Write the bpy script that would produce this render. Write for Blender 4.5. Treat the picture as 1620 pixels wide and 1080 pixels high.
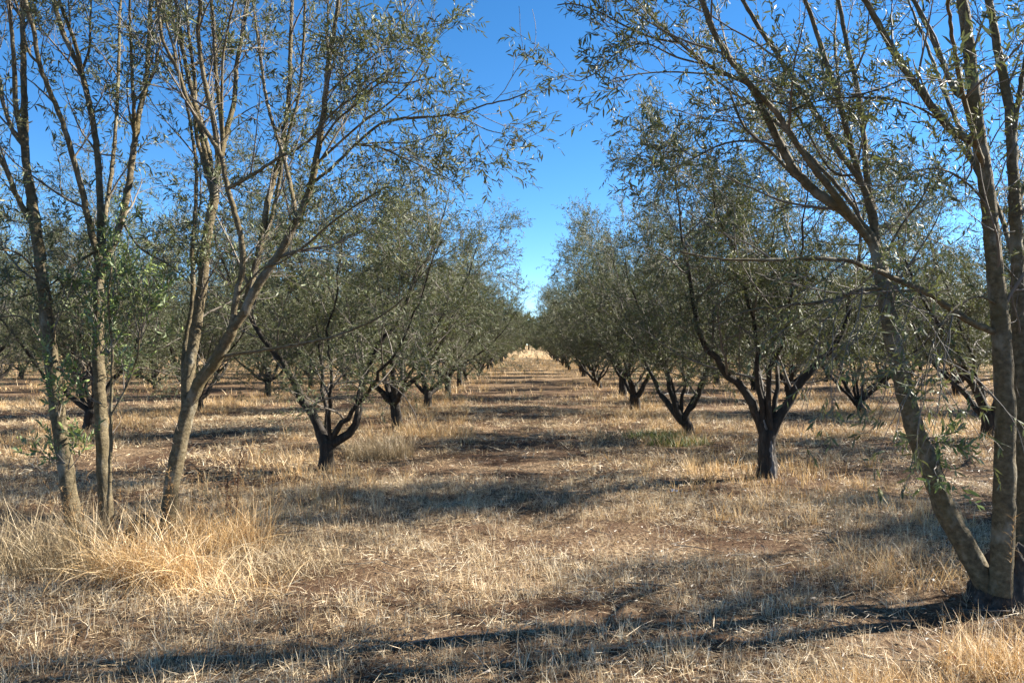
import bpy, math, random
import numpy as np

# ------------------------------------------------------------------ camera, sky, sun, exposure
scene = bpy.context.scene
for o in list(bpy.data.objects):
    bpy.data.objects.remove(o, do_unlink=True)
COL = scene.collection
FPX, CX, CY, EYE = 1250.0, 835.0, 545.0, 1.6      # photo focal length in pixels, vanishing point of the alley, eye height

cam_d = bpy.data.cameras.new('camera')
cam_d.sensor_width = 36.0
cam_d.lens = 36.0 * FPX / 1620.0
cam_d.clip_end = 6000.0
cam_d.clip_start = 0.05
cam = bpy.data.objects.new('camera', cam_d)
COL.objects.link(cam)
cam.location = (0, 0, EYE)
cam.rotation_euler = (math.radians(90) + math.atan(5 / FPX), 0, math.atan(25 / FPX))
scene.camera = cam

SUN_AZ = math.radians(71)       # clockwise from +Y (the way the camera looks)
SUN_EL = math.radians(33)
world = bpy.data.worlds.new('World')
scene.world = world
world.use_nodes = True
wn = world.node_tree
sky = wn.nodes.new('ShaderNodeTexSky')
sky.sky_type = 'NISHITA'
sky.sun_disc = False
sky.sun_elevation = SUN_EL
sky.sun_rotation = SUN_AZ
sky.altitude = 100
sky.air_density = 0.6
sky.dust_density = 0.0
sky.ozone_density = 3.0
bg = wn.nodes['Background']
bg.inputs['Strength'].default_value = 0.062
hs = wn.nodes.new('ShaderNodeHueSaturation')      # the clear, polarised-looking blue of the photograph
hs.inputs['Hue'].default_value = 0.496
hs.inputs['Saturation'].default_value = 1.23
hs.inputs['Value'].default_value = 1.05
wn.links.new(sky.outputs['Color'], hs.inputs['Color'])
wn.links.new(hs.outputs['Color'], bg.inputs['Color'])

sun_d = bpy.data.lights.new('sun', 'SUN')
sun_d.energy = 5.0
sun_d.angle = math.radians(0.5)
sun_d.color = (1.0, 0.93, 0.82)
sun = bpy.data.objects.new('sun', sun_d)
COL.objects.link(sun)
sun.location = (30, 15, 40)
sun.rotation_euler = (math.radians(90) - SUN_EL, 0, math.pi - SUN_AZ)

scene.view_settings.view_transform = 'Standard'
scene.view_settings.look = 'None'
scene.view_settings.gamma = 1.0
scene.view_settings.use_curve_mapping = False
scene.view_settings.exposure = 2.0

rng = np.random.default_rng(11)

# ------------------------------------------------------------------ helpers
def P(px, py, d):
    """photo pixel at a depth known from the ground or tree it belongs to"""
    return np.array([(px - CX) / FPX * d, d, EYE + (CY - py) / FPX * d])

def on_ground(px, py):
    d = FPX * EYE / (py - CY)
    return (px - CX) / FPX * d, d

def hash2(ix, iy, seed):
    h = np.sin(ix * 127.1 + iy * 311.7 + seed * 74.7) * 43758.5453
    return h - np.floor(h)

def vnoise(x, y, seed=0.0):
    ix, iy = np.floor(x), np.floor(y)
    fx, fy = x - ix, y - iy
    fx = fx * fx * (3 - 2 * fx); fy = fy * fy * (3 - 2 * fy)
    a = hash2(ix, iy, seed); b = hash2(ix + 1, iy, seed)
    c = hash2(ix, iy + 1, seed); d = hash2(ix + 1, iy + 1, seed)
    return (a + (b - a) * fx) * (1 - fy) + (c + (d - c) * fx) * fy

def fbm(x, y, seed=0.0):
    return (vnoise(x, y, seed) * 4 + vnoise(x * 2.1, y * 2.1, seed + 3) * 2 + vnoise(x * 4.3, y * 4.3, seed + 7)) / 7.0

def ground_z(x, y):
    x = np.asarray(x, float); y = np.asarray(y, float)
    r = np.sqrt(x * x + y * y)
    near = np.clip(1.4 - r / 40.0, 0, 1)
    z = (vnoise(x * 0.45, y * 0.45, 5) - 0.5) * 0.07 + (vnoise(x * 1.7, y * 1.7, 9) - 0.5) * 0.05
    return z * near

def nrm(v):
    return v / np.maximum(np.linalg.norm(v, axis=-1, keepdims=True), 1e-9)

def mesh_from(name, V, quads=None, tris=None, smooth=False, attrs=None):
    me = bpy.data.meshes.new(name)
    V = np.ascontiguousarray(V, dtype=np.float32).reshape(-1, 3)
    parts, starts, totals, at = [], [], [], 0
    for F, k in ((quads, 4), (tris, 3)):
        if F is None or len(F) == 0:
            continue
        F = np.ascontiguousarray(F, dtype=np.int32).reshape(-1, k)
        parts.append(F.ravel())
        starts.append(at + np.arange(len(F), dtype=np.int32) * k)
        totals.append(np.full(len(F), k, np.int32))
        at += F.size
    loops = np.concatenate(parts); st = np.concatenate(starts).astype(np.int32); to = np.concatenate(totals)
    me.vertices.add(len(V)); me.vertices.foreach_set('co', V.ravel())
    me.loops.add(len(loops)); me.loops.foreach_set('vertex_index', loops)
    me.polygons.add(len(st)); me.polygons.foreach_set('loop_start', st)
    try:
        me.polygons.foreach_set('loop_total', to)
    except Exception:
        pass
    me.polygons.foreach_set('use_smooth', np.full(len(st), smooth, dtype=bool))
    for an, av in (attrs or {}).items():
        a = me.attributes.new(an, 'FLOAT', 'POINT')
        a.data.foreach_set('value', np.ascontiguousarray(av, dtype=np.float32))
    me.update(calc_edges=True)
    me.validate()
    return me

def link(name, me, mat=None, parent=None):
    if mat is not None and me is not None and len(me.materials) == 0:
        me.materials.append(mat)
    o = bpy.data.objects.new(name, me)
    COL.objects.link(o)
    if parent is not None:
        o.parent = parent
    return o

def tag(o, label=None, cat=None, group=None, kind=None):
    if label: o['label'] = label
    if cat: o['category'] = cat
    if group: o['group'] = group
    if kind: o['kind'] = kind
    return o

class Geo:
    """collects vertices, quads and tris (and one float attribute per vertex) of one mesh"""
    def __init__(self):
        self.V, self.Q, self.T, self.A, self.n = [], [], [], [], 0
    def add(self, V, Q=None, T=None, A=None):
        V = V.reshape(-1, 3)
        if Q is not None and len(Q): self.Q.append(Q.reshape(-1, 4) + self.n)
        if T is not None and len(T): self.T.append(T.reshape(-1, 3) + self.n)
        self.V.append(V); self.A.append(np.zeros(len(V)) if A is None else A)
        self.n += len(V)
    def mesh(self, name, smooth=False, attr=None):
        return mesh_from(name, np.concatenate(self.V), np.concatenate(self.Q) if self.Q else None,
                         np.concatenate(self.T) if self.T else None, smooth,
                         {attr: np.concatenate(self.A)} if attr else None)

# ---- tubes: N polylines of K points each
def tubes(geo, pts, rad, sides, gnarl=0.0, cap=True):
    N, K, _ = pts.shape
    T = np.empty_like(pts)
    T[:, 1:-1] = pts[:, 2:] - pts[:, :-2]; T[:, 0] = pts[:, 1] - pts[:, 0]; T[:, -1] = pts[:, -1] - pts[:, -2]
    T = nrm(T)
    mean = nrm(pts[:, -1] - pts[:, 0])
    ref = np.where(np.abs(mean[:, 2:3]) > 0.8, np.array([[1.0, 0.15, 0]]), np.array([[0.1, 0.05, 1.0]]))
    U = nrm(np.cross(T, nrm(ref)[:, None, :]))
    W = np.cross(T, U)
    th = np.arange(sides) / sides * 2 * np.pi
    R = np.repeat(rad[:, :, None], sides, axis=2)
    if gnarl:
        ph = rng.uniform(0, 6.28, (N, 1, 1)); kk = np.arange(K)[None, :, None]
        g = np.sin(th * 3 + ph + kk * 0.22) * 0.45 + np.sin(th * 5 - kk * 0.31 + 2 * ph) * 0.35 + np.sin(th * 2 + kk * 0.8) * 0.3
        g = g + rng.normal(0, 0.35, (N, K, sides))
        R = R * (1 + gnarl * g)
    V = pts[:, :, None, :] + R[..., None] * (np.cos(th)[:, None] * U[:, :, None, :] + np.sin(th)[:, None] * W[:, :, None, :])
    base = np.arange(N)[:, None, None] * (K * sides)
    k = np.arange(K - 1)[None, :, None] * sides
    s = np.arange(sides)[None, None, :]; s2 = (s + 1) % sides
    Q = np.stack([base + k + s, base + k + s2, base + k + sides + s2, base + k + sides + s], axis=-1)
    V = V.reshape(N, K * sides, 3)
    Tr = None
    if cap:
        tip = pts[:, -1] + T[:, -1] * rad[:, -1:]
        Vall = np.concatenate([V.reshape(-1, 3), tip])
        b2 = np.arange(N)[:, None] * (K * sides) + (K - 1) * sides
        ss = np.arange(sides)[None, :]
        Tr = np.stack([b2 + ss, b2 + (ss + 1) % sides, np.broadcast_to(N * K * sides + np.arange(N)[:, None], (N, sides))], axis=-1)
        geo.add(Vall, Q, Tr)
    else:
        geo.add(V, Q)

def catmull(pts, step):
    pts = np.asarray(pts, float)
    p = np.concatenate([[2 * pts[0] - pts[1]], pts, [2 * pts[-1] - pts[-2]]])
    out = []
    for i in range(1, len(p) - 2):
        n = max(1, int(np.ceil(np.linalg.norm(p[i + 1] - p[i]) / step)))
        for t in np.arange(n) / n:
            out.append(0.5 * (2 * p[i] + (p[i + 1] - p[i - 1]) * t + (2 * p[i - 1] - 5 * p[i] + 4 * p[i + 1] - p[i + 2]) * t * t
                              + (3 * p[i] - p[i - 1] - 3 * p[i + 1] + p[i + 2]) * t ** 3))
    out.append(p[-2])
    return np.array(out)

def resample(pts, K):
    seg = np.linalg.norm(np.diff(pts, axis=0), axis=1)
    s = np.concatenate([[0], np.cumsum(seg)])
    u = np.linspace(0, s[-1], K)
    return np.stack([np.interp(u, s, pts[:, i]) for i in range(3)], axis=1)

def grow(p0, d0, L, nseg, wander, up):
    """N branches at once; up may be a scalar or an (N,) array"""
    N = len(p0)
    pts = np.empty((N, nseg + 1, 3)); pts[:, 0] = p0
    d = nrm(d0); up = np.broadcast_to(np.asarray(up, float), (N,))
    for k in range(nseg):
        d = d + rng.normal(0, wander, (N, 3)); d[:, 2] += up
        d = nrm(d)
        pts[:, k + 1] = pts[:, k] + d * (L / nseg)[:, None]
    return pts

def children(parents, prad, n_per, t0, t1, ang, Lr, nseg, wander, up, rfac, rend, lift=0.25, tshort=0.5, keep=None):
    """grow n_per children from every parent polyline"""
    N, K, _ = parents.shape
    idx = np.repeat(np.arange(N), n_per)
    M = len(idx)
    t = t0 + (t1 - t0) * ((np.tile(np.arange(n_per), N) + rng.uniform(0, 1, M)) / n_per)
    f = np.clip(t * (K - 1), 0, K - 1.001); i = f.astype(int); w = (f - i)[:, None]
    pos = parents[idx, i] * (1 - w) + parents[idx, i + 1] * w
    tan = nrm(parents[idx, i + 1] - parents[idx, i])
    r = prad[idx, i] * (1 - w[:, 0]) + prad[idx, i + 1] * w[:, 0]
    rv = rng.normal(0, 1, (M, 3)); rv[:, 2] += lift * 2
    perp = nrm(rv - (rv * tan).sum(1, keepdims=True) * tan)
    a = np.radians(rng.uniform(ang[0], ang[1], M))[:, None]
    d = tan * np.cos(a) + perp * np.sin(a)
    L = rng.uniform(Lr[0], Lr[1], M) * (1 - tshort * np.clip((t - t0) / max(t1 - t0, 1e-6), 0, 1))
    if keep is not None:
        m = keep(pos, d, L)
        pos, d, L, r = pos[m], d[m], L[m], r[m]; M = len(L)
        if M == 0:
            return None, None
    if isinstance(up, tuple): up = rng.normal(up[0], up[1], M)
    pts = grow(pos, d, L, nseg, wander, up)
    r0 = np.minimum(r * rfac, 0.012 * L + 0.0012)
    r0 = np.maximum(r0, rend * 1.15)
    rad = r0[:, None] + (rend - r0)[:, None] * np.linspace(0, 1, nseg + 1)[None, :] ** 0.8
    return pts, rad

def leaves(geo, twigs, n_per, size, t0=0.05, detail=False, droop=0.15, tone=(0.0, 1.0), wid=0.185):
    N, K, _ = twigs.shape
    idx = np.repeat(np.arange(N), n_per); M = len(idx)
    t = t0 + (1.02 - t0) * ((np.tile(np.arange(n_per), N) + rng.uniform(0, 1, M)) / n_per)
    f = np.clip(t * (K - 1), 0, K - 1.001); i = f.astype(int); w = (f - i)[:, None]
    pos = twigs[idx, i] * (1 - w) + twigs[idx, i + 1] * w
    tan = nrm(twigs[idx, i + 1] - twigs[idx, i])
    rv = rng.normal(0, 1, (M, 3)); perp = nrm(rv - (rv * tan).sum(1, keepdims=True) * tan)
    a = np.radians(rng.uniform(25, 70, M))[:, None]
    d = tan * np.cos(a) + perp * np.sin(a); d[:, 2] -= droop * rng.uniform(0, 2, M); d = nrm(d)
    up = np.array([[0, 0, 0.8]]) + rng.normal(0, 0.9, (M, 3))
    side = nrm(np.cross(d, up)); nor = np.cross(side, d)
    L = size * np.clip(rng.normal(1, 0.2, M), 0.5, 1.5)
    W = L * wid * rng.uniform(0.75, 1.15, M) * 0.5
    tw = (1 - rng.beta(1.6, 1.6, M)) * (tone[1] - tone[0]) + tone[0]
    # a whole twig shares a tint, so clumps read lighter or darker
    tw = np.clip(tw * 0.6 + 0.4 * rng.uniform(tone[0], tone[1], N)[idx], 0, 1)
    L3, W3 = L[:, None], W[:, None]
    curl = rng.normal(0.06, 0.10, (M, 1)) * L3
    fold = 0.25 * W3
    if detail:
        v = np.stack([pos,
                      pos + d * L3 * 0.33 + side * W3 + nor * (fold + curl * 0.7),
                      pos + d * L3 * 0.33 - side * W3 + nor * (fold + curl * 0.7),
                      pos + d * L3 * 0.70 + side * W3 * 0.8 + nor * (fold + curl * 0.7),
                      pos + d * L3 * 0.70 - side * W3 * 0.8 + nor * (fold + curl * 0.7),
                      pos + d * L3 - nor * curl * 0.4], axis=1)
        b = np.arange(M)[:, None] * 6
        T = np.concatenate([b + np.array([[0, 1, 2]]), b + np.array([[3, 5, 4]])])
        Q = b + np.array([[1, 3, 4, 2]])
        geo.add(v, Q, T, np.repeat(tw, 6))
    else:
        v = np.stack([pos, pos + d * L3 * 0.5 + side * W3 + nor * fold, pos + d * L3, pos + d * L3 * 0.5 - side * W3 + nor * fold], axis=1)
        b = np.arange(M)[:, None] * 4
        T = np.concatenate([b + np.array([[0, 1, 2]]), b + np.array([[0, 2, 3]])])
        geo.add(v, None, T, np.repeat(tw, 4))

# ------------------------------------------------------------------ materials
def new_mat(name):
    m = bpy.data.materials.new(name); m.use_nodes = True
    nt = m.node_tree; b = nt.nodes['Principled BSDF']
    return m, nt, b

def ramp(nt, stops):
    n = nt.nodes.new('ShaderNodeValToRGB'); cr = n.color_ramp
    while len(cr.elements) < len(stops):
        cr.elements.new(0.5)
    for e, (p, c) in zip(cr.elements, stops):
        e.position = p; e.color = (c[0], c[1], c[2], 1)
    return n

def noise(nt, scale, detail=4, rough=0.55, vec=None):
    n = nt.nodes.new('ShaderNodeTexNoise'); n.inputs['Scale'].default_value = scale
    n.inputs['Detail'].default_value = detail; n.inputs['Roughness'].default_value = rough
    if vec is not None: nt.links.new(vec, n.inputs['Vector'])
    return n

def objcoord(nt, scale=(1, 1, 1)):
    t = nt.nodes.new('ShaderNodeTexCoord'); m = nt.nodes.new('ShaderNodeMapping')
    m.inputs['Scale'].default_value = scale
    nt.links.new(t.outputs['Object'], m.inputs['Vector'])
    return m.outputs['Vector']

def mixc(nt, fac, a, b, mode='MIX'):
    n = nt.nodes.new('ShaderNodeMix'); n.data_type = 'RGBA'; n.blend_type = mode
    for s, v in ((0, fac), (6, a), (7, b)):
        if hasattr(v, 'is_output'): nt.links.new(v, n.inputs[s])
        elif s == 0: n.inputs[0].default_value = v
        else: n.inputs[s].default_value = (v[0], v[1], v[2], 1)
    return n.outputs[2]

def leaf_material(name, stops, under, trans):
    m, nt, b = new_mat(name)
    at = nt.nodes.new('ShaderNodeAttribute'); at.attribute_name = 'tone'
    r = ramp(nt, stops); nt.links.new(at.outputs['Fac'], r.inputs['Fac'])
    ge = nt.nodes.new('ShaderNodeNewGeometry')
    c = mixc(nt, ge.outputs['Backfacing'], r.outputs['Color'], under)
    nt.links.new(c, b.inputs['Base Color'])
    b.inputs['Roughness'].default_value = 0.56
    b.inputs['Specular IOR Level'].default_value = 0.3
    tr = nt.nodes.new('ShaderNodeBsdfTranslucent')
    tc = mixc(nt, 0.75, r.outputs['Color'], trans)
    nt.links.new(tc, tr.inputs['Color'])
    mx = nt.nodes.new('ShaderNodeMixShader'); mx.inputs[0].default_value = 0.17
    nt.links.new(b.outputs[0], mx.inputs[1]); nt.links.new(tr.outputs[0], mx.inputs[2])
    nt.links.new(mx.outputs[0], nt.nodes['Material Output'].inputs['Surface'])
    return m

M_LEAF = leaf_material('olive_leaf', [(0.0, (0.034, 0.045, 0.015)), (0.45, (0.078, 0.096, 0.036)), (0.8, (0.145, 0.165, 0.072)), (1.0, (0.23, 0.19, 0.07))],
                       (0.12, 0.13, 0.08), (0.19, 0.205, 0.055))
M_SPROUT = leaf_material('young_olive_leaf', [(0.0, (0.085, 0.12, 0.03)), (0.5, (0.16, 0.21, 0.055)), (1.0, (0.26, 0.31, 0.10))],
                         (0.18, 0.22, 0.12), (0.20, 0.28, 0.06))
M_WEED = leaf_material('green_weed_leaf', [(0.0, (0.05, 0.08, 0.015)), (0.6, (0.11, 0.15, 0.03)), (1.0, (0.26, 0.20, 0.06))],
                       (0.11, 0.14, 0.05), (0.22, 0.26, 0.05))

def bark_material(name, stops, patch, pfac, lichen, bump, zs=0.35):
    m, nt, b = new_mat(name)
    v = objcoord(nt, (1, 1, zs))
    n1 = noise(nt, 26, 6, 0.6, v)
    r = ramp(nt, stops); nt.links.new(n1.outputs['Fac'], r.inputs['Fac'])
    v2 = objcoord(nt, (1, 1, 0.6))
    n2 = noise(nt, 7, 4, 0.6, v2)
    f = ramp(nt, [(0.55, (0, 0, 0)), (0.68, (pfac, pfac, pfac))]); nt.links.new(n2.outputs['Fac'], f.inputs['Fac'])
    c = mixc(nt, f.outputs['Color'], r.outputs['Color'], patch)
    n3 = noise(nt, 3.2, 5, 0.65, v2)
    f3 = ramp(nt, [(0.50, (0, 0, 0)), (0.66, (0.6, 0.6, 0.6))]); nt.links.new(n3.outputs['Fac'], f3.inputs['Fac'])
    c = mixc(nt, f3.outputs['Color'], c, lichen)
    nt.links.new(c, b.inputs['Base Color'])
    b.inputs['Roughness'].default_value = 0.82
    b.inputs['Specular IOR Level'].default_value = 0.25
    bp = nt.nodes.new('ShaderNodeBump'); bp.inputs['Strength'].default_value = bump; bp.inputs['Distance'].default_value = 0.02
    nb = noise(nt, 34, 8, 0.72, v); nt.links.new(nb.outputs['Fac'], bp.inputs['Height'])
    nt.links.new(bp.outputs['Normal'], b.inputs['Normal'])
    return m

M_BARK = bark_material('smooth_olive_bark', [(0.3, (0.062, 0.048, 0.027)), (0.55, (0.145, 0.114, 0.064)), (0.8, (0.27, 0.22, 0.14))],
                       (0.29, 0.265, 0.20), 0.7, (0.115, 0.085, 0.028), 1.0, 1.2)
M_DARKBARK = bark_material('rough_dark_olive_bark', [(0.3, (0.016, 0.013, 0.010)), (0.55, (0.038, 0.031, 0.025)), (0.8, (0.085, 0.072, 0.06))],
                           (0.15, 0.13, 0.11), 0.35, (0.05, 0.043, 0.03), 1.0, 0.16)
M_STUMP = bark_material('weathered_stump_wood', [(0.3, (0.022, 0.018, 0.015)), (0.55, (0.075, 0.062, 0.05)), (0.8, (0.19, 0.16, 0.13))],
                        (0.17, 0.14, 0.115), 0.4, (0.07, 0.055, 0.04), 1.0, 0.5)
m, nt, b = new_mat('olive_twig_bark')
b.inputs['Base Color'].default_value = (0.125, 0.105, 0.082, 1); b.inputs['Roughness'].default_value = 0.7
M_TWIG = m

def straw_material(name, stops, trans=0.2):
    m, nt, b = new_mat(name)
    at = nt.nodes.new('ShaderNodeAttribute'); at.attribute_name = 'tone'
    r = ramp(nt, stops); nt.links.new(at.outputs['Fac'], r.inputs['Fac'])
    nt.links.new(r.outputs['Color'], b.inputs['Base Color'])
    b.inputs['Roughness'].default_value = 0.5; b.inputs['Specular IOR Level'].default_value = 0.4
    tr = nt.nodes.new('ShaderNodeBsdfTranslucent'); nt.links.new(r.outputs['Color'], tr.inputs['Color'])
    mx = nt.nodes.new('ShaderNodeMixShader'); mx.inputs[0].default_value = trans
    nt.links.new(b.outputs[0], mx.inputs[1]); nt.links.new(tr.outputs[0], mx.inputs[2])
    nt.links.new(mx.outputs[0], nt.nodes['Material Output'].inputs['Surface'])
    return m

M_STRAW = straw_material('dry_straw', [(0.0, (0.13, 0.075, 0.038)), (0.3, (0.41, 0.275, 0.145)), (0.7, (0.66, 0.515, 0.305)), (1.0, (0.84, 0.745, 0.55))], 0.24)
M_GOLD = straw_material('golden_dry_grass', [(0.0, (0.20, 0.105, 0.04)), (0.35, (0.46, 0.285, 0.115)), (0.75, (0.65, 0.455, 0.22)), (1.0, (0.78, 0.63, 0.41))], 0.28)
M_GREY = straw_material('greyish_dry_grass', [(0.0, (0.19, 0.135, 0.075)), (0.5, (0.34, 0.26, 0.15)), (1.0, (0.52, 0.42, 0.26))], 0.2)
M_BROWN = straw_material('brown_dead_weed', [(0.0, (0.06, 0.028, 0.014)), (0.6, (0.13, 0.06, 0.028)), (1.0, (0.2, 0.10, 0.045))], 0.1)
M_RED = straw_material('red_dead_leaf', [(0.0, (0.25, 0.03, 0.015)), (1.0, (0.42, 0.06, 0.03))], 0.15)

# ------------------------------------------------------------------ ground
def ground_material():
    m, nt, b = new_mat('straw_covered_red_soil')
    v = objcoord(nt)
    fine = noise(nt, 55, 6, 0.7, v)
    soil = ramp(nt, [(0.3, (0.04, 0.022, 0.013)), (0.7, (0.105, 0.061, 0.036))]); nt.links.new(fine.outputs['Fac'], soil.inputs['Fac'])
    vs = objcoord(nt, (1.0, 0.35, 1.0))
    st = noise(nt, 38, 8, 0.75, vs)
    straw = ramp(nt, [(0.38, (0.045, 0.028, 0.018)), (0.52, (0.22, 0.15, 0.088)), (0.70, (0.52, 0.40, 0.26))]); nt.links.new(st.outputs['Fac'], straw.inputs['Fac'])
    pat = noise(nt, 0.9, 5, 0.62, v)
    pf = ramp(nt, [(0.44, (0.03, 0.03, 0.03)), (0.60, (0.75, 0.75, 0.75))]); nt.links.new(pat.outputs['Fac'], pf.inputs['Fac'])
    c = mixc(nt, pf.outputs['Color'], soil.outputs['Color'], straw.outputs['Color'])
    # farther off the open grass closes over the soil
    sep = nt.nodes.new('ShaderNodeSeparateXYZ'); nt.links.new(v, sep.inputs[0])
    far = nt.nodes.new('ShaderNodeMapRange'); far.inputs['From Min'].default_value = 25; far.inputs['From Max'].default_value = 70
    far.inputs['To Max'].default_value = 0.85
    nt.links.new(sep.outputs['Y'], far.inputs['Value'])
    big = noise(nt, 0.35, 6, 0.6, v)
    gold = ramp(nt, [(0.3, (0.33, 0.215, 0.105)), (0.7, (0.50, 0.36, 0.20))]); nt.links.new(big.outputs['Fac'], gold.inputs['Fac'])
    c = mixc(nt, far.outputs['Result'], c, gold.outputs['Color'])
    nt.links.new(c, b.inputs['Base Color'])
    b.inputs['Roughness'].default_value = 0.95; b.inputs['Specular IOR Level'].default_value = 0.1
    bp = nt.nodes.new('ShaderNodeBump'); bp.inputs['Strength'].default_value = 0.8; bp.inputs['Distance'].default_value = 0.03
    nt.links.new(st.outputs['Fac'], bp.inputs['Height']); nt.links.new(bp.outputs['Normal'], b.inputs['Normal'])
    return m

def graded(lim):
    near = np.arange(-16, 16.01, 0.25)
    out = 16 * np.exp(np.linspace(0, np.log(lim / 16), 40))[1:]
    return np.concatenate([-out[::-1], near, out])
gx = graded(2500.0); gy = graded(2500.0) + 10.0
X, Y = np.meshgrid(gx, gy)
Z = ground_z(X, Y)
nx, ny = len(gx), len(gy)
ii, jj = np.meshgrid(np.arange(nx - 1), np.arange(ny - 1))
q = (jj * nx + ii).ravel()
ground = link('ground', mesh_from('ground', np.stack([X, Y, Z], -1), np.stack([q, q + 1, q + nx + 1, q + nx], 1), smooth=True), ground_material())
tag(ground, 'reddish orchard soil strewn with pale straw between the olive rows', 'ground', kind='structure')

# ------------------------------------------------------------------ row olive trees (seven built, the rest are copies)
def limb_path(p0, az, incl0, incl1, L):
    K = 9; p = [np.array(p0, float)]
    for k in range(K):
        inc = incl0 + (incl1 - incl0) * (k / (K - 1)) + rng.normal(0, 5)
        a = az + rng.normal(0, 7)
        i, a_ = math.radians(inc), math.radians(a)
        p.append(p[-1] + L / K * np.array([math.sin(i) * math.cos(a_), math.sin(i) * math.sin(a_), math.cos(i)]))
    return np.array(p)

def make_row_tree(idx, limbs, trunk_pts, trunk_r, top, leaf_n, spread, upright, low=0.7):
    """limbs: list of (path points in tree space, start radius); returns [(part name, mesh, material, kind)]"""
    parts = []
    g = Geo()
    tp = catmull(trunk_pts, 0.035); K = len(tp)
    s = np.linspace(0, 1, K)
    tr = trunk_r * (1.0 + 0.55 * np.exp(-s * 6) - 0.12 * s + 0.22 * np.clip(s - 0.7, 0, 1))
    tubes(g, tp[None], tr[None], 16, gnarl=0.10)
    parts.append(('trunk', g.mesh('trunk', True), M_DARKBARK, None))
    lp, lr = [], []
    for path, r0 in limbs:
        path = catmull(path, 0.12)
        path = path + np.concatenate([np.zeros((1, 3)), np.cumsum(rng.normal(0, 0.021, (len(path) - 1, 3)), 0)])
        path = resample(path, 26)
        rad = np.maximum(r0 * (1 - np.linspace(0, 1, 26) ** 0.5 * 0.94), 0.0045)
        g = Geo(); tubes(g, path[None], rad[None], 9, gnarl=0.07)
        parts.append(('limb', g.mesh('limb', True), M_DARKBARK, None))
        lp.append(path); lr.append(rad)
    lp, lr = np.array(lp), np.array(lr)
    def keep(pos, d, L):
        e = pos + d * L[:, None]
        rad = np.hypot(e[:, 0], e[:, 1]) / spread
        zz = (e[:, 2] - top * 0.54) / (top * 0.56)
        return ((rad ** 3 + np.abs(zz) ** 3) < rng.uniform(0.75, 1.3, len(L))) & (e[:, 2] > low + rng.uniform(0, 0.25, len(L)))
    g = Geo()
    n2 = max(8, int(round(72 / len(limbs))))
    b2, r2 = children(lp, lr, n2, 0.13, 1.0, (25, 80), (0.8, 1.7), 8, 0.10, (upright - 0.03, 0.10), 0.6, 0.004, 0.35, 0.45, keep)
    tubes(g, b2, r2, 5)
    b3, r3 = children(b2, r2, 8, 0.15, 1.0, (25, 65), (0.4, 0.95), 5, 0.12, (-0.04, 0.09), 0.6, 0.0022, 0.2, 0.4, keep)
    tubes(g, b3, r3, 3, cap=False)
    parts.append(('branches', g.mesh('branches', True), M_TWIG, 'stuff'))
    g = Geo()
    b4, r4 = children(b3, r3, 7, 0.10, 1.0, (20, 65), (0.16, 0.42), 2, 0.16, rng.normal(0.0, 0.12), 0.7, 0.0012, 0.15, 0.35)
    # upright water shoots through the top of the crown and bare twigs low down
    sh, sr = children(lp, lr, 4, 0.45, 1.0, (5, 30), (0.6, 1.35), 8, 0.05, 0.12, 0.5, 0.002, 0.6, 0.2)
    tubes(g, b4, r4, 3, cap=False); tubes(g, sh, sr, 4)
    parts.append(('twigs', g.mesh('twigs', True), M_TWIG, 'stuff'))
    g = Geo()
    leaves(g, b4, leaf_n, 0.058)
    leaves(g, b3, 8, 0.058, 0.35)
    leaves(g, sh, 36, 0.058, 0.15)
    parts.append(('crown', g.mesh('crown', False, 'tone'), M_LEAF, 'stuff'))
    return parts

def px_limb(base_x, base_d, pts, dd):
    """limb traced on the photo at the depth of its trunk; dd is how far it leans toward or away along the row"""
    out = []
    n = len(pts)
    for k, (px, py) in enumerate(pts):
        d = base_d + dd * (k / (n - 1)) ** 1.2
        p = P(px, py, d); out.append(p - np.array([base_x, base_d, 0]))
    return np.array(out)

def ext(path, L, up=0.6):
    d = nrm(path[-1] - path[-2]); out = [path]
    p = path[-1]
    for k in range(4):
        d = nrm(d + np.array([0, 0, up * 0.25]) + rng.normal(0, 0.06, 3)); p = p + d * L / 4
        out.append(p[None])
    return np.concatenate(out)

L1X, L1D = on_ground(515, 745)
R1X, R1D = on_ground(1210, 757)
protos = {}
lim = [(ext(px_limb(L1X, L1D, [(514, 705), (493, 676), (470, 640), (450, 600), (425, 568), (402, 540)], -0.3), 1.7, 0.8), 0.085),
       (ext(px_limb(L1X, L1D, [(518, 705), (545, 682), (562, 648), (575, 595), (590, 545), (612, 500)], 0.2), 1.7, 0.6), 0.075),
       (ext(px_limb(L1X, L1D, [(516, 705), (516, 650), (512, 590), (508, 540), (500, 480)], 0.5), 1.6, 0.5), 0.042),
       (ext(px_limb(L1X, L1D, [(520, 705), (528, 655), (531, 590), (530, 540), (540, 470)], -0.5), 1.4, 0.5), 0.036),
       (ext(px_limb(L1X, L1D, [(512, 705), (500, 670), (478, 620), (460, 570), (450, 510)], 1.0), 1.5, 0.5), 0.06),
       (ext(px_limb(L1X, L1D, [(518, 705), (540, 672), (570, 630), (590, 590), (625, 540)], -1.1), 1.4, 0.5), 0.05)]
protos['left_first'] = make_row_tree(0, lim, np.array([[0, 0, -0.1], [0.0, 0, 0.08], [0.01, 0, 0.2], [0.01, 0, 0.36]]), 0.10, 4.9, 16, 2.95, 0.04, 1.0)
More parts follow.
